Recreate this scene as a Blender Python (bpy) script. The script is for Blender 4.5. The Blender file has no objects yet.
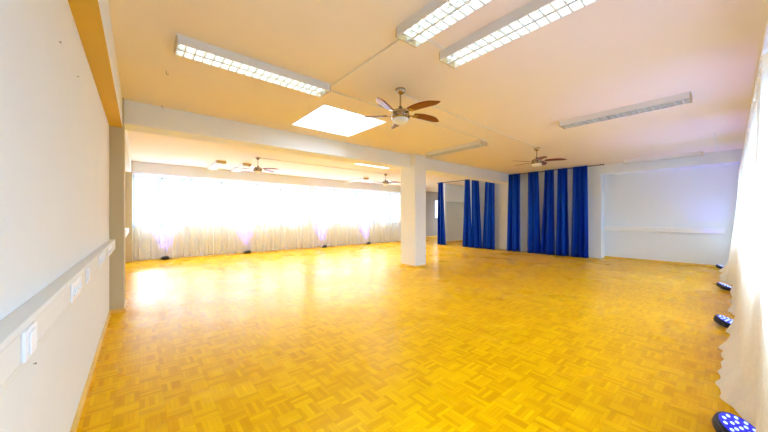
import bpy, bmesh, math, random
from mathutils import Vector, Matrix
random.seed(7)
PI = math.pi
scn = bpy.context.scene
COL = scn.collection

# ------------------------------------------------------------------ helpers
class MB:
    """collects shapes into one bmesh, then links it as one mesh object"""
    def __init__(self):
        self.bm = bmesh.new()
    def box(self, x0, x1, y0, y1, z0, z1, M=None):
        vs = [self.bm.verts.new((x, y, z)) for x in (x0, x1) for y in (y0, y1) for z in (z0, z1)]
        for f in ((0,1,3,2),(4,6,7,5),(0,4,5,1),(2,3,7,6),(0,2,6,4),(1,5,7,3)):
            self.bm.faces.new([vs[i] for i in f])
        if M is not None:
            for v in vs: v.co = M @ v.co
        return self
    def quad(self, pts):
        self.bm.faces.new([self.bm.verts.new(p) for p in pts]); return self
    def lathe(self, prof, n=24, M=None, cap=True):
        rings = []
        for r, z in prof:
            ring = [self.bm.verts.new((r*math.cos(2*PI*k/n), r*math.sin(2*PI*k/n), z)) for k in range(n)]
            rings.append(ring)
        for a, b in zip(rings, rings[1:]):
            for k in range(n):
                self.bm.faces.new((a[k], a[(k+1)%n], b[(k+1)%n], b[k]))
        if cap:
            self.bm.faces.new(list(reversed(rings[0]))); self.bm.faces.new(rings[-1])
        if M is not None:
            for ring in rings:
                for v in ring: v.co = M @ v.co
        return self
    def tube(self, pts, r, n=10):
        pts = [Vector(p) for p in pts]; rings = []
        for i, p in enumerate(pts):
            d = (pts[min(i+1, len(pts)-1)] - pts[max(i-1, 0)]).normalized()
            a = d.orthogonal().normalized() if abs(d.z) > .9 else d.cross(Vector((0,0,1))).normalized()
            b = d.cross(a)
            rings.append([self.bm.verts.new(p + r*(math.cos(2*PI*k/n)*a + math.sin(2*PI*k/n)*b)) for k in range(n)])
        for a, b in zip(rings, rings[1:]):
            for k in range(n):
                self.bm.faces.new((a[k], a[(k+1)%n], b[(k+1)%n], b[k]))
        self.bm.faces.new(list(reversed(rings[0]))); self.bm.faces.new(rings[-1])
        return self
    def grid(self, fn, nu, nv):
        g = [[self.bm.verts.new(fn(i/nu, j/nv)) for j in range(nv+1)] for i in range(nu+1)]
        for i in range(nu):
            for j in range(nv):
                self.bm.faces.new((g[i][j], g[i+1][j], g[i+1][j+1], g[i][j+1]))
        return self
    def build(self, name, mat, parent=None, smooth=False, bevel=0, solid=0, recalc=True):
        if recalc: bmesh.ops.recalc_face_normals(self.bm, faces=self.bm.faces)
        me = bpy.data.meshes.new(name); self.bm.to_mesh(me); self.bm.free()
        me.materials.append(mat)
        if smooth:
            for p in me.polygons: p.use_smooth = True
            try: me.set_sharp_from_angle(angle=math.radians(40))
            except Exception: pass
        o = bpy.data.objects.new(name, me); COL.objects.link(o)
        if parent: o.parent = parent
        if bevel:
            m = o.modifiers.new('bevel', 'BEVEL'); m.width = bevel; m.segments = 2; m.limit_method = 'ANGLE'
        if solid:
            m = o.modifiers.new('solid', 'SOLIDIFY'); m.thickness = solid; m.offset = 0
        return o

def tag(o, label=None, cat=None, group=None, kind=None):
    if label: o['label'] = label
    if cat: o['category'] = cat
    if group: o['group'] = group
    if kind: o['kind'] = kind
    return o
def thing(name, loc, label, cat, group=None, rz=0):
    o = bpy.data.objects.new(name, None); COL.objects.link(o)
    o.location = loc; o.rotation_euler = (0, 0, rz); o.empty_display_size = .1
    return tag(o, label, cat, group)
def structure(mb, name, mat, label=None, cat=None, **k):
    return tag(mb.build(name, mat, **k), label, cat, None, 'structure')
def copy_tree(o, parent=None):
    c = o.copy(); COL.objects.link(c)
    if parent: c.parent = parent
    for ch in list(o.children): copy_tree(ch, c)
    return c

# ------------------------------------------------------------------ materials
def mat(name, col, rough=.6, metal=0, spec=.5, noise=0, nscale=8, bump=0, bscale=60, coat=0, sheen=0, emit=None, estr=0, cloth=None):
    m = bpy.data.materials.new(name); m.use_nodes = True
    nt = m.node_tree; b = nt.nodes['Principled BSDF']
    b.inputs['Base Color'].default_value = (*col, 1)
    b.inputs['Roughness'].default_value = rough; b.inputs['Metallic'].default_value = metal
    b.inputs['Specular IOR Level'].default_value = spec
    b.inputs['Coat Weight'].default_value = coat
    if sheen:
        b.inputs['Sheen Weight'].default_value = sheen; b.inputs['Sheen Roughness'].default_value = .35
        b.inputs['Sheen Tint'].default_value = (.25, .5, 1, 1)
    if emit:
        b.inputs['Emission Color'].default_value = (*emit, 1); b.inputs['Emission Strength'].default_value = estr
    tc = nt.nodes.new('ShaderNodeTexCoord')
    if noise:
        n = nt.nodes.new('ShaderNodeTexNoise'); n.inputs['Scale'].default_value = nscale; n.inputs['Detail'].default_value = 4
        nt.links.new(tc.outputs['Object'], n.inputs['Vector'])
        mx = nt.nodes.new('ShaderNodeMix'); mx.data_type = 'RGBA'
        mx.inputs['A'].default_value = (*[c*(1-noise) for c in col], 1)
        mx.inputs['B'].default_value = (*[min(1, c*(1+noise)) for c in col], 1)
        nt.links.new(n.outputs['Fac'], mx.inputs['Factor']); nt.links.new(mx.outputs['Result'], b.inputs['Base Color'])
    if bump:
        n2 = nt.nodes.new('ShaderNodeTexNoise'); n2.inputs['Scale'].default_value = bscale; n2.inputs['Detail'].default_value = 6
        nt.links.new(tc.outputs['Object'], n2.inputs['Vector'])
        bp = nt.nodes.new('ShaderNodeBump'); bp.inputs['Strength'].default_value = bump; bp.inputs['Distance'].default_value = .01
        nt.links.new(n2.outputs['Fac'], bp.inputs['Height']); nt.links.new(bp.outputs['Normal'], b.inputs['Normal'])
    return m

def mat_parquet():
    m = bpy.data.materials.new('mosaic_parquet'); m.use_nodes = True
    nt = m.node_tree; N = nt.nodes; L = nt.links; b = N['Principled BSDF']
    def math_(op, a, c=None):
        n = N.new('ShaderNodeMath'); n.operation = op
        for i, v in enumerate((a, c)):
            if v is None: continue
            if isinstance(v, (int, float)): n.inputs[i].default_value = v
            else: L.new(v, n.inputs[i])
        return n.outputs[0]
    tc = N.new('ShaderNodeTexCoord'); sp = N.new('ShaderNodeSeparateXYZ'); L.new(tc.outputs['Object'], sp.inputs[0])
    T = .135
    u = math_('DIVIDE', sp.outputs['X'], T); v = math_('DIVIDE', sp.outputs['Y'], T)
    iu, iv = math_('FLOOR', u), math_('FLOOR', v)
    fu, fv = math_('FRACT', u), math_('FRACT', v)
    par = math_('ABSOLUTE', math_('MODULO', math_('ADD', iu, iv), 2))
    inv = math_('SUBTRACT', 1, par)
    across = math_('ADD', math_('MULTIPLY', fu, par), math_('MULTIPLY', fv, inv))
    along = math_('ADD', math_('MULTIPLY', fv, par), math_('MULTIPLY', fu, inv))
    s5 = math_('MULTIPLY', across, 5); si = math_('FLOOR', s5); sf = math_('FRACT', s5)
    cx = N.new('ShaderNodeCombineXYZ'); L.new(iu, cx.inputs[0]); L.new(iv, cx.inputs[1]); L.new(si, cx.inputs[2])
    wn = N.new('ShaderNodeTexWhiteNoise'); wn.noise_dimensions = '3D'; L.new(cx.outputs[0], wn.inputs['Vector'])
    cx2 = N.new('ShaderNodeCombineXYZ'); L.new(iu, cx2.inputs[0]); L.new(iv, cx2.inputs[1]); cx2.inputs[2].default_value = 77
    wn2 = N.new('ShaderNodeTexWhiteNoise'); wn2.noise_dimensions = '3D'; L.new(cx2.outputs[0], wn2.inputs['Vector'])
    rnd = math_('ADD', math_('MULTIPLY', wn.outputs['Value'], .8), math_('MULTIPLY', wn2.outputs['Value'], .2))
    rp = N.new('ShaderNodeValToRGB'); L.new(rnd, rp.inputs[0])
    e = rp.color_ramp.elements
    e[0].position = .05; e[0].color = FLOOR_D
    e[1].position = .95; e[1].color = FLOOR_L
    k = e.new(.5); k.color = FLOOR_M
    # fine grain along each strip
    gv = N.new('ShaderNodeCombineXYZ'); L.new(math_('MULTIPLY', along, 1.2), gv.inputs[0]); L.new(math_('MULTIPLY', across, 34), gv.inputs[1]); L.new(rnd, gv.inputs[2])
    gn = N.new('ShaderNodeTexNoise'); gn.inputs['Scale'].default_value = 1.5; L.new(gv.outputs[0], gn.inputs['Vector'])
    mg = N.new('ShaderNodeMix'); mg.data_type = 'RGBA'; mg.blend_type = 'MULTIPLY'; mg.inputs['Factor'].default_value = .25
    L.new(rp.outputs[0], mg.inputs['A']); L.new(gn.outputs['Color'], mg.inputs['B'])
    gr = N.new('ShaderNodeHueSaturation'); gr.inputs['Saturation'].default_value = 0; L.new(gn.outputs['Color'], gr.inputs['Color'])
    L.new(gr.outputs[0], mg.inputs['B'])
    # worn large patches
    wv = N.new('ShaderNodeTexNoise'); wv.inputs['Scale'].default_value = .9; L.new(tc.outputs['Object'], wv.inputs['Vector'])
    # gaps
    dgap = math_('MINIMUM', math_('MINIMUM', sf, math_('SUBTRACT', 1, sf)), math_('MULTIPLY', math_('MINIMUM', along, math_('SUBTRACT', 1, along)), 5))
    gap = math_('LESS_THAN', dgap, .03)
    md = N.new('ShaderNodeMix'); md.data_type = 'RGBA'; L.new(math_('MULTIPLY', gap, .55), md.inputs['Factor'])
    L.new(mg.outputs['Result'], md.inputs['A']); md.inputs['B'].default_value = (.45, .18, .001, 1)
    L.new(md.outputs['Result'], b.inputs['Base Color'])
    L.new(math_('ADD', FLOOR_R, math_('MULTIPLY', wv.outputs['Fac'], .12)), b.inputs['Roughness'])
    b.inputs['Specular IOR Level'].default_value = FLOOR_S
    b.inputs['Specular Tint'].default_value = (1, .90, .70, 1)
    # strips lie very slightly out of level
    bp = N.new('ShaderNodeBump'); bp.inputs['Strength'].default_value = .05; bp.inputs['Distance'].default_value = .001
    L.new(math_('SUBTRACT', wn.outputs['Value'], math_('MULTIPLY', gap, .6)), bp.inputs['Height']); L.new(bp.outputs[0], b.inputs['Normal'])
    return m
FLOOR_D = (.76, .355, .0003, 1); FLOOR_M = (.89, .46, .0003, 1); FLOOR_L = (.97, .56, .001, 1)
FLOOR_R = .22; FLOOR_S = .06

def mat_sheer(name, col, clear, trans=.5):
    m = bpy.data.materials.new(name); m.use_nodes = True
    nt = m.node_tree; N = nt.nodes; L = nt.links; N.remove(N['Principled BSDF']); out = N['Material Output']
    tc = N.new('ShaderNodeTexCoord'); n = N.new('ShaderNodeTexNoise'); n.inputs['Scale'].default_value = 40
    L.new(tc.outputs['Object'], n.inputs['Vector'])
    d = N.new('ShaderNodeBsdfDiffuse'); d.inputs[0].default_value = (*col, 1)
    t = N.new('ShaderNodeBsdfTranslucent'); t.inputs[0].default_value = (*col, 1)
    p = N.new('ShaderNodeBsdfTransparent')
    a = N.new('ShaderNodeMixShader'); a.inputs[0].default_value = trans; L.new(d.outputs[0], a.inputs[1]); L.new(t.outputs[0], a.inputs[2])
    r = N.new('ShaderNodeMapRange'); r.inputs['To Min'].default_value = clear-.06; r.inputs['To Max'].default_value = clear+.06; L.new(n.outputs['Fac'], r.inputs['Value'])
    c = N.new('ShaderNodeMixShader'); L.new(r.outputs[0], c.inputs[0]); L.new(a.outputs[0], c.inputs[1]); L.new(p.outputs[0], c.inputs[2])
    L.new(c.outputs[0], out.inputs[0])
    return m
def mat_glass():
    m = bpy.data.materials.new('window_glass'); m.use_nodes = True
    nt = m.node_tree; N = nt.nodes; L = nt.links; N.remove(N['Principled BSDF'])
    p = N.new('ShaderNodeBsdfTransparent'); p.inputs[0].default_value = (.95, .98, 1, 1)
    g = N.new('ShaderNodeBsdfGlossy'); g.inputs['Roughness'].default_value = .02
    mx = N.new('ShaderNodeMixShader'); fr = N.new('ShaderNodeLayerWeight'); fr.inputs[0].default_value = .5
    pw = N.new('ShaderNodeMath'); pw.operation = 'POWER'; pw.inputs[1].default_value = 5; L.new(fr.outputs['Facing'], pw.inputs[0])
    ad = N.new('ShaderNodeMath'); ad.operation = 'MULTIPLY_ADD'; ad.inputs[1].default_value = .5; ad.inputs[2].default_value = .03; L.new(pw.outputs[0], ad.inputs[0])
    L.new(ad.outputs[0], mx.inputs[0]); L.new(p.outputs[0], mx.inputs[1]); L.new(g.outputs[0], mx.inputs[2])
    L.new(mx.outputs[0], N['Material Output'].inputs[0])
    return m

M = dict(
    floor=mat_parquet(),
    wall=mat('wall_paint', (.79, .79, .78), .85, bump=.12, bscale=90, noise=.02, nscale=3),
    beam=mat('beam_paint', (.83, .85, .86), .8, bump=.05),
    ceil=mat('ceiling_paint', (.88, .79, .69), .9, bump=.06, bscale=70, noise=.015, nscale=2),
    endwall=mat('end_wall_paint', (.80, .85, .91), .8, bump=.05),
    grey=mat('grey_beige_paint', (.32, .28, .25), .85, noise=.03),
    beige=mat('beige_paint', (.74, .77, .78), .85, noise=.02),
    pillar=mat('pillar_taupe_paint', (.55, .46, .28), .8, noise=.02),
    ochre=mat('soffit_floor_bounce', (.72, .44, .012), .6, noise=.05, nscale=5),  # warm light bounced off the floor, put into the soffit colour
    wood=mat('baseboard_wood', (.80, .50, .10), .45, noise=.15, nscale=14),
    frame=mat('window_frame_grey_blue', (.42, .52, .60), .45, noise=.02),
    glass=mat_glass(),
    duct=mat('duct_plastic', (.76, .75, .72), .5, noise=.02),
    ductw=mat('duct_white', (.84, .84, .85), .5, noise=.02),
    plastic=mat('white_plastic', (.86, .87, .9), .35, noise=.01),
    dark=mat('socket_hole', (.05, .05, .05), .6, noise=.1),
    housing=mat('lamp_housing_white', (.78, .77, .76), .45, noise=.015),
    louvre=mat('louvre_aluminium', (.66, .70, .68), .4, metal=.0, noise=.03),
    reflector=mat('lamp_reflector', (.30, .38, .40), .35, metal=.6, noise=.03),
    endcap=mat('lamp_end_cap', (.60, .47, .27), .5, noise=.03),
    tube_on=mat('lit_tube', (.95, .97, .92), .4, emit=(.92, 1, .96), estr=4.4, noise=.01),
    tube_off=mat('unlit_tube', (.45, .55, .58), .3, noise=.01),
    steel=mat('brushed_nickel', (.45, .38, .29), .22, metal=1, noise=.06, nscale=30),
    blade=mat('mahogany_blade', (.20, .026, .006), .3, noise=.3, nscale=9, coat=.5),
    bowl=mat('frosted_bowl', (.88, .88, .86), .3, noise=.01),
    blue=mat('blue_satin', (.002, .022, .31), .34, spec=.8, sheen=.02, noise=.25, nscale=5),
    rod=mat('rod_dark_metal', (.10, .07, .06), .35, metal=.8, noise=.05),
    sheer=mat_sheer('sheer_voile', (.97, .95, .92), .70, .05),
    sheer_r=mat_sheer('sheer_voile_right', (.97, .93, .86), .17, .14),
    par=mat('par_black', (.012, .012, .03), .35, noise=.1),
    par_face=mat('par_blue_face', (.01, .012, .25), .3, noise=.1, emit=(.02, .02, .9), estr=.5),
    led=mat('led_lens_lit', (.6, .75, 1), .2, emit=(.40, .58, 1), estr=.9, noise=.01),
    conduit=mat('conduit_white', (.80, .77, .72), .5, noise=.02),
    metal=mat('small_metal', (.25, .22, .18), .4, metal=.6, noise=.1),
)

M['blue'].node_tree.nodes['Principled BSDF'].inputs['Specular Tint'].default_value = (.04, .30, 1, 1)

# ------------------------------------------------------------------ room dimensions (metres)
H = 2.938
XL, YF, YR, XE = -.31, 11.45, -.21, 11.45
XB = 11.05                     # wall behind the blue curtains
XEXT, YEXT = 17.0, 12.45       # side room beyond the curtain row
T = .25
SK = [(2.07, 3.26, 3.82, 5.0), (5.1, 6.42, 6.35, 7.5)]   # skylight openings

structure(MB().box(XL-.25, XEXT+.3, YR-.25, YF+.25, -.12, 0).box(10.7, XEXT+.3, YF+.25, YEXT+.3, -.12, 0), 'floor', M['floor'], 'mosaic parquet floor in yellow oak fingers')

# ceiling with two openings
mb = MB()
xs = sorted({XL-.25, 10.72, XEXT+.3, *[v for s in SK for v in s[:2]]}); ys = sorted({YR-.25, YF+.25, YEXT+.3, *[v for s in SK for v in s[2:]]})
for x0, x1 in zip(xs, xs[1:]):
    for y0, y1 in zip(ys, ys[1:]):
        if any(s[0] <= x0 and x1 <= s[1] and s[2] <= y0 and y1 <= s[3] for s in SK): continue
        if x1 <= 10.72 and y0 >= YF+.25: continue
        mb.box(x0, x1, y0, y1, H, H+.2)
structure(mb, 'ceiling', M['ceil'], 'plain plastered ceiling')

# walls
structure(MB().box(XL-T, XL, YR-.25, YF+.25, 0, H), 'wall_left', M['wall'], 'pale grey left wall with textured paint')
WZ0, WZ1 = 1.0, 2.56
FW = [(-.16, 5.42), (5.78, 10.72)]
mb = MB(); x = XL
mb.box(XL, 10.95, YF, YF+T, 0, WZ0).box(XL, 10.95, YF, YF+T, WZ1, H)
for a, b in ((XL, FW[0][0]), (FW[0][1], FW[1][0]), (FW[1][1], 10.95)): mb.box(a, b, YF, YF+T, WZ0, WZ1)
structure(mb, 'wall_back', M['beam'], 'window wall across the far side of the hall')
RW = [(.6, 3.55), (3.75, 7.35), (7.55, 10.75)]
RZ0, RZ1 = .85, 2.28
mb = MB(); mb.box(XL, XE, YR-T, YR, 0, RZ0).box(XL, XE, YR-T, YR, RZ1, H)
for a, b in ((XL, RW[0][0]), (RW[0][1], RW[1][0]), (RW[1][1], RW[2][0]), (RW[2][1], XE)): mb.box(a, b, YR-T, YR, RZ0, RZ1)
structure(mb, 'wall_right', M['beam'], 'window wall behind the long white curtains on the right')
structure(MB().box(XE, XE+T, YR-T, 2.6, 0, H), 'wall_end', M['endwall'], 'white end wall right of the blue curtains')
structure(MB().box(XB, XE+T, 2.6, 7.45, 0, H), 'wall_end_curtained', M['endwall'], 'white wall behind the blue curtains')
structure(MB().box(XB+.0, XE, YR, 2.6, 2.63, H), 'trim_1', M['endwall'], 'shallow lintel along the top of the white end wall')
structure(MB().box(XE+T, XEXT, 7.2, 7.45, 0, H), 'wall_side', M['beige'])
structure(MB().box(XEXT, XEXT+T, 7.2, 9.7, 0, H).box(XEXT, XEXT+T, 12.1, YEXT, 0, H).box(XEXT, XEXT+T, 9.7, 12.1, 0, .9).box(XEXT, XEXT+T, 9.7, 12.1, 2.5, H), 'wall_side_end', M['grey'])  # unseen opening added here to let more daylight into the side room
EW = (14.86, 15.45, 1.22, 2.42)
mb = MB(); mb.box(10.95, EW[0], YEXT, YEXT+T, 0, H).box(EW[1], XEXT, YEXT, YEXT+T, 0, H)
mb.box(EW[0], EW[1], YEXT, YEXT+T, 0, EW[2]).box(EW[0], EW[1], YEXT, YEXT+T, EW[3], H)
structure(mb, 'wall_side_back', M['grey'], 'grey wall of the side room beyond the column')
structure(MB().box(10.7, 10.95, YF+T, YEXT+T, 0, H), 'wall_return', M['grey'])
# partition with a recessed beige niche under a white lintel
structure(MB().box(11.5, 13.9, 9.02, 9.3, 2.08, H).box(11.5, 11.62, 9.02, 9.5, 0, 2.08).box(13.78, 13.9, 9.02, 9.5, 0, 2.08), 'wall_partition', M['endwall'], 'white partition with lintel behind the blue curtains')
structure(MB().box(11.62, 13.78, 9.3, 9.4, 0, 2.2), 'wall_niche', M['beige'], 'beige niche under the white lintel')

# beam, column, pillars, soffit
structure(MB().box(XL, XB, 5.44, 5.86, 2.61, H), 'beam', M['beam'], 'white ceiling beam crossing the hall')
structure(MB().box(5.47, 5.88, 5.25, 5.80, 0, H), 'column', M['beam'], 'square white column under the beam', bevel=.008)
structure(MB().box(XL, -.165, 5.36, 5.9, 0, H), 'pillar', M['pillar'], 'pillar ending the left wall under the beam')
structure(MB().box(XL, -.165, 11.2, YF, 0, H), 'pillar', M['pillar'], 'corner pillar beside the far window curtains')
structure(MB().box(XL, -.18, YR, 5.36, 2.53, H), 'trim_2', M['wall'], 'boxed soffit along the top of the left wall')
structure(MB().box(XL, -.18, YR, 5.36, 2.522, 2.53), 'trim_7', M['ochre'], 'added ochre layer under the soffit of the left wall, coloured as floor bounce')  # thin layer added to carry the floor bounce colour
structure(MB().box(XL, -.18, 5.9, 11.2, 2.60, H), 'trim_3', M['wall'])
# baseboards
structure(MB().box(XL, XL+.018, YR, 5.36, 0, .055), 'baseboard_left', M['wood'], bevel=.004)
structure(MB().box(XL+.018, -.147, 5.342, 5.36, 0, .045).box(-.165, -.147, 5.36, 5.9, 0, .045), 'baseboard_pillar', M['wood'])
structure(MB().box(5.452, 5.898, 5.232, 5.25, 0, .035).box(5.452, 5.47, 5.25, 5.80, 0, .035).box(5.88, 5.898, 5.25, 5.80, 0, .035), 'baseboard_column', M['wood'])
structure(MB().box(XE-.015, XE, YR, 2.6, 0, .05), 'baseboard_end', M['wood'])
structure(MB().box(11.62, 13.78, 9.285, 9.3, 0, .06), 'baseboard_niche', M['wood'])
structure(MB().box(11, EW[0], YEXT-.015, YEXT, 0, .07).box(EW[0], XEXT, YEXT-.015, YEXT, 0, .07), 'baseboard_side', M['wood'])

# windows
wn = [0]
def window(axis, a, b, z0, z1, y0, y1, mulls, label, trans=None):
    wn[0] += 1
    root = thing('window_%d' % wn[0], (0, 0, 0), label, None); root['kind'] = 'structure'
    yc = (y0+y1)/2; f = .06
    mb = MB().box(a, b, yc-.035, yc+.035, z0, z0+f).box(a, b, yc-.035, yc+.035, z1-f, z1)
    mb.box(a, a+f, yc-.035, yc+.035, z0+f, z1-f).box(b-f, b, yc-.035, yc+.035, z0+f, z1-f)
    mb.build('window_frame', M['frame'], root)
    edges = [a+f] + list(mulls) + [b-f]
    for m_ in mulls: MB().box(m_-.075, m_+.075, yc-.03, yc+.03, z0+f, z1-f).build('mullion', M['frame'], root)
    if trans:
        for p, q in zip(edges, edges[1:]):
            MB().box(p+(.045 if p != a+f else 0), q-(.045 if q != b-f else 0), yc-.025, yc+.025, trans-.03, trans+.03).build('transom', M['frame'], root)
    MB().box(a+f, b-f, yc-.004, yc+.004, z0+f, z1-f).build('window_pane', M['glass'], root)
    return root
yw = YF+.06, YF+.2
window('x', *FW[0], WZ0, WZ1, *yw, [.5, 1.28, 2.2, 3.4, 4.3], 'wide window band on the left of the far wall', 2.05)
window('x', *FW[1], WZ0, WZ1, *yw, [6.8, 7.95, 9.05, 10.1], 'wide window band left of the column on the far wall', 2.05)
for i, (a, b) in enumerate(RW):
    window('x', a, b, RZ0, RZ1, YR-.2, YR-.06, [a+(b-a)*k/3 for k in (1, 2)], ['nearest window', 'middle window', 'farthest window'][i] + ' behind the white curtains on the right')
window('x', EW[0], EW[1], EW[2], EW[3], YEXT+.05, YEXT+.2, [], 'small bright window in the grey wall beyond the column')
# window sills
structure(MB().box(FW[0][0], FW[0][1], YF-.03, YF+.06, WZ0-.03, WZ0), 'trim_4', M['frame'])
structure(MB().box(FW[1][0], FW[1][1], YF-.03, YF+.06, WZ0-.03, WZ0), 'trim_5', M['frame'])
# skylights: shaft + opal dome
for i, (x0, x1, y0, y1) in enumerate(SK):
    wn[0] += 1
    root = thing('window_%d' % wn[0], (0, 0, 0), ['square skylight shaft near the ceiling fan in front of the beam', 'square skylight in the far bay behind the beam'][i], None); root['kind'] = 'structure'
    zt = H+.75
    MB().box(x0-.06, x0, y0-.06, y1+.06, H+.2, zt).box(x1, x1+.06, y0-.06, y1+.06, H+.2, zt).box(x0, x1, y0-.06, y0, H+.2, zt).box(x0, x1, y1, y1+.06, H+.2, zt).build('skylight_shaft', M['endwall'], root)
    MB().box(x0-.06, x1+.06, y0-.06, y0+.05, zt, zt+.06).box(x0-.06, x1+.06, y1-.05, y1+.06, zt, zt+.06).box(x0-.06, x0+.05, y0+.05, y1-.05, zt, zt+.06).box(x1-.05, x1+.06, y0+.05, y1-.05, zt, zt+.06).build('skylight_frame', M['frame'], root)
    MB().box(x0+.05, x1-.05, y0+.05, y1-.05, zt+.02, zt+.03).build('skylight_pane', M['glass'], root)

# ------------------------------------------------------------------ cable ducts with sockets
def socket(Y, z, w, kind, parent):
    r = MB().box(-.25, -.241, Y-w/2, Y+w/2, z-.043, z+.043).build('socket_plate', M['plastic'], parent, bevel=.003)
    n = max(1, round(w/.085))
    for k in range(n):
        yy = Y - w/2 + w*(k+.5)/n
        if kind == 'socket':
            Mx = Matrix.Translation((-.241, yy, z)) @ Matrix.Rotation(PI/2, 4, 'Y')
            MB().lathe([(.021, 0), (.021, .004), (.019, .0045), (.019, .001)], 20, Mx).build('socket_dish', M['plastic'], r, smooth=True)
            m2 = MB()
            for s in (-1, 1): m2.lathe([(.0025, .001), (.0025, .0018)], 8, Matrix.Translation((-.2405, yy+s*.0095, z)) @ Matrix.Rotation(PI/2, 4, 'Y'))
            m2.build('pin_holes', M['dark'], r)
        else:
            MB().box(-.241, -.236, yy-.03, yy+.03, z-.032, z+.032).build('switch_rocker', M['plastic'], r, bevel=.002)
duct = thing('mounted_cable_duct', (XL, YR, .87), 'grey cable duct with white sockets along the left wall', 'cable duct')
def local(o, root):      # keep world placement while parented to a moved empty
    o.location = -Vector(root.location)
o = MB().box(XL, -.25, YR+.01, 5.3, .87, 1.0).build('duct_body', M['duct'], duct, bevel=.004); local(o, duct)
o = MB().box(-.25, -.2485, YR+.01, 5.3, .896, .899).box(-.25, -.2485, YR+.01, 5.3, .978, .981).build('duct_cover_seam', M['conduit'], duct); local(o, duct)
o = MB().box(XL, -.247, 5.3, 5.306, .868, 1.002).build('duct_end_cap', M['ductw'], duct); local(o, duct)
for Y, w, k in ((1.315, .12, 'switch'), (2.13, .26, 'socket'), (2.56, .085, 'switch'), (3.45, .42, 'socket'), (4.3, .5, 'socket')):
    socket(Y, .938, w, k, duct)
for c in duct.children:
    if c.name.startswith('socket_plate'): local(c, duct)
d2 = thing('mounted_cable_duct', (XL, 6, .87), 'short cable duct end on the left wall beyond the pillar', 'cable duct')
o = MB().box(XL+.002, -.22, 5.95, 10.55, .87, 1.0).build('duct_body', M['ductw'], d2, bevel=.004); local(o, d2)
o = MB().box(XL, -.217, 10.55, 10.556, .868, 1.002).build('duct_end_cap', M['ductw'], d2); local(o, d2)
d3 = thing('mounted_cable_duct', (XE, 1, .87), 'white cable duct along the white end wall', 'cable duct')
o = MB().box(XE-.07, XE, YR+.3, 2.58, .87, 1.0).build('duct_body', M['ductw'], d3, bevel=.004); local(o, d3)
o = MB().box(XE-.075, XE, 2.58, 2.596, .86, 1.01).build('duct_end_cap', M['plastic'], d3); local(o, d3)

# nails in the left wall, hooks in the ceiling
def nail(Y, z, label):
    t = MB().lathe([(.002, 0), (.002, .006), (.005, .006), (.004, .008)], 8, Matrix.Translation((XL, Y, z)) @ Matrix.Rotation(PI/2, 4, 'Y')).build('wall_nail', M['metal'])
    tag(t, label, 'nail')
nail(2.17, 2.18, 'small nail high on the left wall, nearer of two')
nail(2.72, 2.21, 'small nail high on the left wall, nearer the pillar')
nail(1.71, .74, 'small screw in the left wall below the cable duct')
for x, y, lb in ((.23, 4.07, 'small dark hook in the orange-lit ceiling before the beam'), (.25, 5.36, 'small dark hook in the ceiling close against the beam')):
    t = MB().tube([(x, y, H), (x, y, H-.03), (x+.01, y, H-.042), (x+.02, y, H-.03)], .003, 6).build('ceiling_hook', M['metal']); tag(t, lb, 'hook')

# ------------------------------------------------------------------ fluorescent louvre lamps (built along local +Y)
LW, LL, LH = .25, 1.56, .085
def make_lamp(name, lit, label):
    r = thing(name, (0, 0, H), label, 'ceiling lamp', 'fluorescent louvre lamps on the ceiling')
    t = .012
    mb = MB().box(-LW/2, LW/2, -LL/2, LL/2, -.012, 0)
    mb.box(-LW/2, -LW/2+t, -LL/2+t, LL/2-t, -LH, -.012).box(LW/2-t, LW/2, -LL/2+t, LL/2-t, -LH, -.012)
    mb.build('lamp_housing', M['housing'], r)
    for s in (-1, 1):
        y0, y1 = sorted((s*LL/2, s*(LL/2-t)))
        MB().box(-LW/2, LW/2, y0, y1, -LH-.002, -.012).build('lamp_end_cap', M['endcap'], r)
    # spine between the tubes and cross blades
    mb = MB().box(-.012, .012, -LL/2+t, LL/2-t, -LH, -.045)
    n = 20
    for k in range(1, n):
        y = -LL/2 + LL*k/n
        for s in (-1, 1):
            x0, x1 = sorted((s*.012, s*(LW/2-t)))
            mb.box(x0, x1, y-.005, y+.005, -LH, -.052)
    mb.build('louvre_grid', M['louvre'], r)
    for s in (-1, 1):
        rb = MB().box(min(s*.016, s*.108), max(s*.016, s*.108), -LL/2+.03, LL/2-.03, -.016, -.0125).build('reflector', M['reflector'], r)
        tb = MB().tube([(s*.062, -LL/2+.04, -.034), (s*.062, LL/2-.04, -.034)], .013, 10).build('fluorescent_tube', M['tube_on'] if lit else M['tube_off'], r, smooth=True)
        for e in (-1, 1):
            y0, y1 = sorted((e*(LL/2-.04), e*(LL/2-.02)))
            MB().box(s*.062-.016, s*.062+.016, y0, y1, -.05, -.0162).build('tube_socket', M['plastic'], tb)
    return r
on = make_lamp('ceiling_lamp', True, 'x'); off = make_lamp('ceiling_lamp', False, 'x')
LAMPS = [(1.03, 3.30, PI/2, 1, 'lit louvre lamp above the left side, set across the others'),
         (1.82, 1.08, 0, 1, 'lit louvre lamp at the top edge, left of the twin pair'),
         (2.40, 1.08, 0, 1, 'lit louvre lamp of the twin pair, right one'),
         (5.62, 1.11, 0, 0, 'unlit louvre lamp with grey grid on the right ceiling'),
         (5.68, 4.18, 0, 0, 'unlit louvre lamp beside the top of the white column'),
         (10.84, 1.22, 0, 0, 'unlit louvre lamp close to the white end wall'),
         (1.82, 10.28, 0, 1, 'louvre lamp in the far bay, leftmost, before the windows'),
         (2.52, 10.28, 0, 1, 'louvre lamp in the far bay beside the ceiling fan'),
         (7.2, 10.5, 0, 1, 'louvre lamp in the far bay just left of the column')]
first = {1: on, 0: off}
for x, y, a, lit, lb in LAMPS:
    r = first[lit]
    if r.get('used'): r = copy_tree(on if lit else off)
    r['used'] = 1
    r.location = (x, y, H); r.rotation_euler.z = a; r['label'] = lb
for o in bpy.data.objects:
    if 'used' in o: del o['used']

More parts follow.
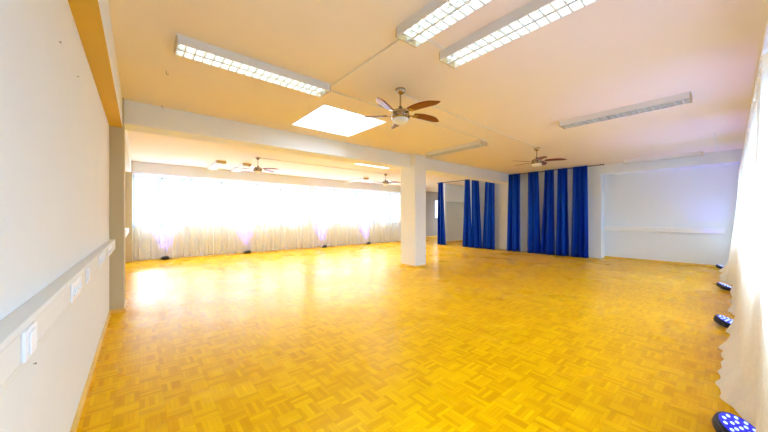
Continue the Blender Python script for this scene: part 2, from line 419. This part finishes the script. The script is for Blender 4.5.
# ------------------------------------------------------------------ ceiling fans
def make_fan():
    r = thing('ceiling_fan', (0, 0, H), 'x', 'ceiling fan', 'five-blade ceiling fans')
    MB().lathe([(.062, 0), (.066, -.012), (.06, -.03), (.042, -.055), (.022, -.07), (.014, -.074)], 28).build('ceiling_canopy', M['steel'], r, smooth=True)
    MB().tube([(0, 0, -.07), (0, 0, -.24)], .011, 12).build('down_rod', M['steel'], r, smooth=True)
    MB().lathe([(.016, -.222), (.022, -.225), (.024, -.245), (.02, -.262)], 20).build('rod_collar', M['dark'], r, smooth=True)
    MB().lathe([(.022, -.255), (.06, -.262), (.095, -.278), (.112, -.30), (.115, -.318), (.108, -.322), (.108, -.334), (.117, -.338), (.117, -.372), (.106, -.384)], 36).build('motor_housing', M['steel'], r, smooth=True)
    MB().lathe([(.104, -.384), (.10, -.402), (.085, -.425), (.055, -.442), (.02, -.45)], 32).build('light_bowl', M['bowl'], r, smooth=True)
    for k in range(5):
        a = 2*PI*k/5
        Mz = Matrix.Rotation(a, 4, 'Z') @ Matrix.Translation((0, 0, -.328)) @ Matrix.Rotation(math.radians(-12), 4, 'X') @ Matrix.Rotation(math.radians(-8), 4, 'Z')
        mb = MB()
        def fn(u, v):
            s = .18 + .42*u
            c = .115*(u**1.7)             # scimitar sweep
            w = .105*(0.45+.75*math.sin(PI*min(1, .18+.62*u)))*(1-.92*max(0, (u-.72)/.28)**2.2)
            return Mz @ Vector((s, c-.005+(v-.5)*w, .006*u))
        mb.grid(fn, 16, 6).build('fan_blade', M['blade'], r, smooth=True, solid=.007)
        m2 = MB().box(.10, .2, -.017, .017, -.008, -.0045, Mz).box(.19, .235, -.03, .03, -.008, -.0045, Mz).build('blade_arm', M['steel'], r, bevel=.002)
    return r
fan = make_fan()
FANS = [(2.56, 2.72, -88, 'wooden-bladed ceiling fan nearest, beside the skylight'),
        (7.2, 2.95, -70, 'wooden-bladed ceiling fan in front of the dark blue curtains'),
        (2.5, 8.38, -48, 'ceiling fan in the far bay before the left windows'),
        (7.15, 8.42, -40, 'small distant ceiling fan in the far bay just left of the column')]
for i, (x, y, a, lb) in enumerate(FANS):
    r = fan if i == 0 else copy_tree(fan)
    r.location = (x, y, H); r.rotation_euler.z = math.radians(a); r['label'] = lb

# ------------------------------------------------------------------ surface conduits on the ceiling
def conduit(p, q, label, w=.02):
    p = Vector((*p, H)); q = Vector((*q, H)); d = (q-p).normalized(); n = Vector((-d.y, d.x, 0))*w/2; z = Vector((0, 0, -.014))
    mb = MB(); vs = []
    for b in (p, q):
        for k in (n, -n):
            for zz in (Vector(), z): vs.append(mb.bm.verts.new(b+k+zz))
    for f in ((0,1,3,2),(4,6,7,5),(0,4,5,1),(2,3,7,6),(0,2,6,4),(1,5,7,3)): mb.bm.faces.new([vs[i] for i in f])
    tag(mb.build('ceiling_conduit', M['conduit']), label, 'conduit', 'white conduits on the ceiling')
conduit((1.83, 3.33), (5.53, 3.33), 'white conduit running from the left lamp to the lamp beside the column')
conduit((2.64, 2.80), (7.13, 2.93), 'white conduit joining the two nearer ceiling fans')
conduit((2.58, 8.38), (7.07, 8.42), 'thin conduit joining the two far bay ceiling fans')
conduit((1.83, 1.88), (1.83, 3.17), 'thin conduit from left lamp back to the lit lamp pair', .012)
conduit((1.96, 1.80), (2.26, 1.80), 'short conduit bridging the twin lit lamps', .03)
conduit((8.6, .2), (11.04, .2), 'white conduit ending at the lintel above the right curtains')

# ------------------------------------------------------------------ blue curtains and rods
def rod(y0, y1, label):
    r = thing('curtain_rod', (10.875, y0, 2.905), label, 'curtain rod')
    MB().tube([(0, 0, 0), (0, y1-y0, 0)], .012, 12).build('rod_bar', M['rod'], r, smooth=True)
    for s, e in ((-1, 0), (1, y1-y0)):
        MB().lathe([(.012, 0), (.02, .006), (.022, .02), (.012, .034), (.004, .04)], 16, Matrix.Translation((0, e, 0)) @ Matrix.Rotation(-s*PI/2, 4, 'X')).build('finial', M['rod'], r, smooth=True)
    n = 3
    for k in range(n):
        y = .05+(y1-y0-.1)*k/(n-1)
        MB().box(-.006, .006, y-.006, y+.006, .012, .033).build('rod_bracket', M['rod'], r)
rod(2.52, 5.40, 'dark curtain rod above the five curtains on the white wall')
rod(5.92, 8.95, 'dark curtain rod across the opening right of the column')
def px_plane(x):       # Y on the curtain plane X=10.85 for an image column
    u = (x-384)/291.; a = math.radians(40.037)
    dx = math.sin(a)+u*math.cos(a); dy = math.cos(a)-u*math.sin(a)
    return 10.79/dx*dy
BLUE = [(438.6, 443.4, 438.8, 446.7, 2, 'narrow blue curtain at the left edge of the opening beside the column'),
        (464.6, 469.8, 462.4, 472.3, 2, 'blue curtain at the right edge of the opening, pale sheen on its left hem'),
        (471.8, 478.8, 472.4, 483.0, 2, 'blue curtain third from the left, tapering to a narrow top'),
        (485.6, 494.6, 483.4, 495.4, 2, 'blue curtain just left of where the beam meets the wall'),
        (508.9, 520.4, 507.6, 521.4, 2, 'blue curtain just right of the beam end, first of the five'),
        (528.0, 538.2, 527.3, 540.6, 2, 'second blue curtain right of the beam end, straight sided'),
        (544.8, 554.0, 541.2, 556.2, 2, 'third of the five blue curtains, flaring wide at the floor'),
        (557.8, 567.8, 556.8, 570.0, 2, 'fourth blue curtain right of the beam end, under the fan'),
        (572.6, 587.4, 570.6, 589.0, 3, 'rightmost and widest blue curtain, teal sheen on its right hem')]
for i, (a, b, c, d, nf, lb) in enumerate(BLUE):
    ya, yb, yc, yd = [px_plane(v) for v in (a, b, c, d)]
    rnd = random.Random(20+i); ph = rnd.random()*6; ph2 = rnd.random()*6
    org = Vector((10.83, (yc+yd)/2, 0.012))
    def fn(u, v):
        t = 1-v                                   # 0 at top, 1 at floor
        s = t**1.15
        y = (ya+(yb-ya)*u)*(1-s) + (yc+(yd-yc)*u)*s
        amp = .034+.075*t*(1-.25*t)
        w = math.sin(2*PI*nf*(u+.035*math.sin(3*u*PI+ph))+ph) + .35*math.sin(2*PI*nf*2.1*u+ph2+t*1.5)
        y += .012*math.sin(2*PI*nf*u+ph+1.3)*t*math.sin(PI*u)
        return Vector((10.79-.04*t+amp*w*.6 - (.03 if t < .03 else 0)*0, y, .012+2.905*v)) - org
    r = MB().grid(fn, 20*nf, 26).build('blue_curtain', M['blue'], smooth=True, solid=.004)
    r.location = org
    tag(r, lb, 'curtain', 'dark blue floor-length curtains')
    # gathered heading band in front of the rod
    def fh(u, v):
        p = fn(u, .975+.025*v); return p + Vector((-.006, 0, 0))
    MB().grid(fh, 10*nf, 2).build('heading_tape', M['blue'], r, smooth=True, solid=.003)

# ------------------------------------------------------------------ sheer curtains
def sheer(name, p0, p1, zt, nf, amp0, amp1, flare, pud, label, group, matl, seed, side):
    """hangs along X from p0 to p1=(x, y); folds move it in Y; side=+1 flares to +Y"""
    rnd = random.Random(seed)
    ks = [(rnd.uniform(.75, 1.3), rnd.random()*6.3) for _ in range(3)]
    jag = [rnd.random() for _ in range(int(nf*.55)+3)]
    x0, y0 = p0; x1, y1 = p1
    org = Vector(((x0+x1)/2, (y0+y1)/2, 0))
    def fn(u, v):
        t = 1-v
        x = x0+(x1-x0)*u; yb = y0+(y1-y0)*u
        w = math.sin(2*PI*nf*u+ks[0][1]+.9*math.sin(5*u+ks[1][1])) + .4*math.sin(2*PI*nf*1.73*u+ks[1][1]) + .25*math.sin(2*PI*nf*.37*u+ks[2][1]+t)
        q = u*(len(jag)-2); qi = int(q); f = q-qi; f = f*f*(3-2*f)
        j = jag[qi]*(1-f)+jag[qi+1]*f
        if pud: ramp = min(1, u/.3); ramp = ramp*ramp*(3-2*ramp)
        else: ramp = 1
        y = yb + side*(flare*ramp*t**1.6) + (amp0+(amp1-amp0)*t)*w
        z = zt*v
        if pud:
            k = max(0, 1-z/.22)
            y += side*pud*ramp*j*k**1.3
            z = max(z, .004)
        return Vector((x+.012*math.sin(2*PI*nf*u*1.0+1.5+ks[2][1])*t, y, z+.006+ (0 if pud else .008*j))) - org
    r = MB().grid(fn, 12*nf, 30).build(name, matl, smooth=True)
    r.location = org
    tag(r, label, 'curtain', group)
    def fh(u, v):
        return fn(u, .985+.015*v) + Vector((0, side*.004, .004))
    MB().grid(fh, 8*nf, 1).build('heading_tape', matl, r, smooth=True)
    return r
g1 = 'white sheer curtains along the far windows'
FY = 11.32
sheer('sheer_curtain', (-.13, FY), (1.92, FY), 2.57, 13, .022, .035, .02, 0, 'white sheer curtain at the left end of the far windows, beside the corner pillar', g1, M['sheer'], 1, -1)
sheer('sheer_curtain', (1.926, FY), (5.59, FY), 2.57, 22, .022, .035, .02, 0, 'wide white sheer curtain across the far windows, under the left far fan', g1, M['sheer'], 2, -1)
sheer('sheer_curtain', (5.597, FY), (7.79, FY), 2.57, 13, .022, .035, .02, 0, 'white sheer curtain on the far windows just right of the bare pier', g1, M['sheer'], 3, -1)
sheer('sheer_curtain', (7.797, FY), (10.78, FY), 2.57, 18, .022, .035, .02, 0, 'white sheer curtain on the far windows, last before the column', g1, M['sheer'], 4, -1)
g2 = 'long white curtains along the right windows'
sheer('window_curtain', (1.25, -.15), (2.5, -.15), 2.36, 7, .014, .014, .06, 0, 'long white curtain at the right edge of the picture, nearest', g2, M['sheer_r'], 11, 1)
sheer('window_curtain', (2.62, -.16), (5.15, -.15), 2.36, 11, .014, .013, .11, .16, 'long white curtain puddling on the floor between the two nearer floor lamps', g2, M['sheer_r'], 12, 1)
sheer('window_curtain', (5.5, -.155), (7.9, -.15), 2.36, 12, .014, .013, .10, .10, 'long white curtain behind the second nearest floor lamp on the right', g2, M['sheer_r'], 13, 1)
sheer('window_curtain', (8.2, -.15), (10.85, -.14), 2.36, 15, .014, .014, .19, .14, 'farthest long white curtain, flaring out near the white end wall', g2, M['sheer_r'], 14, 1)
# curtain tracks
def track(x0, x1, y, z, label):
    t = MB().box(x0, x1, y-.02, y+.02, z, z+.03).build('curtain_track', M['plastic'], bevel=.003); tag(t, label, 'curtain track')
track(-.15, 10.8, FY, 2.595, 'white curtain track above the far windows')
track(1.2, 11.2, -.155, 2.39, 'white curtain track above the right windows')
structure(MB().box(XL+.15, 10.95, FY-.06, YF, 2.626, H), 'trim_6', M['beam'], 'pelmet band above the far curtains')

# ------------------------------------------------------------------ LED floor uplights
def make_par():
    r = thing('floor_uplight', (0, 0, 0), 'x', 'uplight', 'blue led uplights on the floor')
    tilt = Matrix.Translation((0, 0, .055)) @ Matrix.Rotation(math.radians(-24), 4, 'X')
    # rounded flat body
    MB().lathe([(.07, -.042), (.095, -.036), (.103, -.02), (.104, .018), (.1, .026), (.092, .028)], 32, tilt).build('lamp_body', M['par'], r, smooth=True)
    MB().lathe([(.091, .027), (.091, .0295), (.088, .030)], 32, tilt).build('lens_plate', M['par_face'], r, smooth=True)
    for ring, n in ((0, 1), (.036, 6), (.07, 11)):
        for k in range(n):
            a = 2*PI*k/n
            MB().lathe([(.0095, .0302), (.0095, .033), (.006, .036)], 10, tilt @ Matrix.Translation((ring*math.cos(a), ring*math.sin(a), 0))).build('led_lens', M['led'], r, smooth=True)
    pts = [(-.112, .0, .055), (-.118, .02, .03), (-.118, .07, .006), (-.1, .1, .005), (.1, .1, .005), (.118, .07, .006), (.118, .02, .03), (.112, .0, .055)]
    MB().tube(pts, .006, 8).build('yoke_bracket', M['par'], r, smooth=True)
    for s in (-1, 1):
        MB().lathe([(.012, 0), (.012, .014)], 12, Matrix.Translation((s*.104, 0, .055)) @ Matrix.Rotation(s*PI/2, 4, 'Y')).build('bracket_knob', M['par'], r, smooth=True)
    return r
par = make_par()
PARS = [(.60, 11.08, 0, 'blue floor uplight at the left end of the far curtains', 20),
        (2.95, 11.08, 0, 'blue floor uplight below the left far fan, second along the far curtains', 14),
        (6.02, 11.08, 0, 'blue floor uplight under the pier between the two far window bands', 26),
        (8.35, 11.08, 0, 'blue floor uplight at the far curtains closest to the column', 26),
        (2.66, -.03, 150, 'blue floor uplight with bright leds in the bottom right corner', 2.5),
        (5.33, .03, 165, 'blue floor uplight beside the puddled white curtain, second nearest', 4),
        (8.04, .07, 175, 'blue floor uplight third along the right curtains', 5),
        (11.02, .14, 180, 'farthest blue floor uplight on the right, near the white end wall', 5)]
for i, (x, y, a, lb, pw) in enumerate(PARS):
    r = par if i == 0 else copy_tree(par)
    r.location = (x, y, 0); r.rotation_euler.z = math.radians(a); r['label'] = lb
    far = y > 5
    ld = bpy.data.lights.new('uplight_beam', 'SPOT'); ld.energy = pw*(3.2 if far else 14); ld.color = (.12, .10, 1); ld.spot_size = math.radians(54 if far else 60); ld.spot_blend = .8; ld.shadow_soft_size = .05
    lo = bpy.data.objects.new('uplight_beam', ld); COL.objects.link(lo)
    lo.location = (x, y+(.05 if far else 0), .11); d = Vector((0, .30 if far else .22, 1)); lo.rotation_euler = d.to_track_quat('-Z', 'Y').to_euler()

# ------------------------------------------------------------------ light
def area(name, loc, rot, sx, sy, power, col, spread=180):
    l = bpy.data.lights.new(name, 'AREA'); l.shape = 'RECTANGLE'; l.size = sx; l.size_y = sy; l.energy = power; l.color = col; l.spread = math.radians(spread)
    o = bpy.data.objects.new(name, l); COL.objects.link(o); o.location = loc; o.rotation_euler = rot
    return o
def portal(name, *a):
    o = area(name, *a, 1, (1, 1, 1)); o.data.cycles.is_portal = True
for a, b in FW:
    portal('daylight_portal_far', ((a+b)/2, YF+.22, (WZ0+WZ1)/2), (-PI/2, 0, 0), b-a, WZ1-WZ0)
for a, b in RW:
    portal('daylight_portal_right', ((a+b)/2, YR-.22, (RZ0+RZ1)/2), (PI/2, 0, 0), b-a, RZ1-RZ0)
for s in SK:
    portal('daylight_portal_skylight', ((s[0]+s[1])/2, (s[2]+s[3])/2, H+.77), (0, 0, 0), s[1]-s[0], s[3]-s[2])
portal('daylight_portal_added_opening', (XEXT+.22, 10.9, 1.7), (0, PI/2, 0), 1.6, 2.4)  # serves the unseen opening added to brighten the side room
portal('daylight_portal_side', ((EW[0]+EW[1])/2, YEXT+.22, 1.82), (-PI/2, 0, 0), EW[1]-EW[0], 1.2)
sun = bpy.data.lights.new('sun', 'SUN'); sun.energy = 4.5; sun.angle = math.radians(9); sun.color = (1, .98, .93)
so = bpy.data.objects.new('sun', sun); COL.objects.link(so)
so.rotation_euler = Vector((.25, -4.6, -2.1)).to_track_quat('-Z', 'Y').to_euler()

w = bpy.data.worlds.new('sky'); scn.world = w; w.use_nodes = True
nt = w.node_tree; bg = nt.nodes['Background']
SKY = 6.0
tc = nt.nodes.new('ShaderNodeTexCoord'); sp = nt.nodes.new('ShaderNodeSeparateXYZ'); nt.links.new(tc.outputs['Generated'], sp.inputs[0])
mr = nt.nodes.new('ShaderNodeMapRange'); mr.inputs['From Min'].default_value = -.10; mr.inputs['From Max'].default_value = .02
nt.links.new(sp.outputs['Z'], mr.inputs['Value'])
def rgbmix(fac, a, b):
    m = nt.nodes.new('ShaderNodeMix'); m.data_type = 'RGBA'; nt.links.new(fac, m.inputs['Factor'])
    for k, v in (('A', a), ('B', b)):
        if isinstance(v, tuple): m.inputs[k].default_value = (*v, 1)
        else: nt.links.new(v, m.inputs[k])
    return m.outputs['Result']
az = nt.nodes.new('ShaderNodeMapRange'); az.inputs['From Min'].default_value = -.4; az.inputs['From Max'].default_value = .4
nt.links.new(sp.outputs['Y'], az.inputs['Value'])
ground = rgbmix(az.outputs[0], (1.2, 2.0, 3.2), (5.0, 5.8, 6.8))     # invented ground glow: dim blue right, brighter far side to whiten its ceiling
sky_ = rgbmix(az.outputs[0], (.40*SKY, .80*SKY, 1.30*SKY), (.38*SKY, .45*SKY, .52*SKY))
zen = nt.nodes.new('ShaderNodeMapRange'); zen.inputs['From Min'].default_value = .0; zen.inputs['From Max'].default_value = .95
nt.links.new(sp.outputs['Z'], zen.inputs['Value'])
sky2 = rgbmix(zen.outputs[0], sky_, (SKY*2.4, SKY*2.9, SKY*3.4))      # overcast sky, brightest overhead
nt.links.new(rgbmix(mr.outputs[0], ground, sky2), bg.inputs[0]); bg.inputs[1].default_value = 1

# ------------------------------------------------------------------ camera
cam = bpy.data.cameras.new('camera'); co = bpy.data.objects.new('camera', cam); COL.objects.link(co)
cam.sensor_width = 36; cam.lens = 291/768*36; cam.clip_start = .02; cam.shift_y = 1/768
co.location = (0, 0, 1.3); co.rotation_euler = (PI/2, 0, -math.radians(40.037))
scn.camera = co

scn.view_settings.view_transform = 'Standard'; scn.view_settings.look = 'None'
scn.view_settings.exposure = .78; scn.view_settings.gamma = 1
c = scn.cycles
c.max_bounces = 10; c.diffuse_bounces = 6; c.glossy_bounces = 4; c.transparent_max_bounces = 16; c.transmission_bounces = 6
c.sample_clamp_indirect = 6; c.use_denoising = True; c.caustics_reflective = False; c.caustics_refractive = False
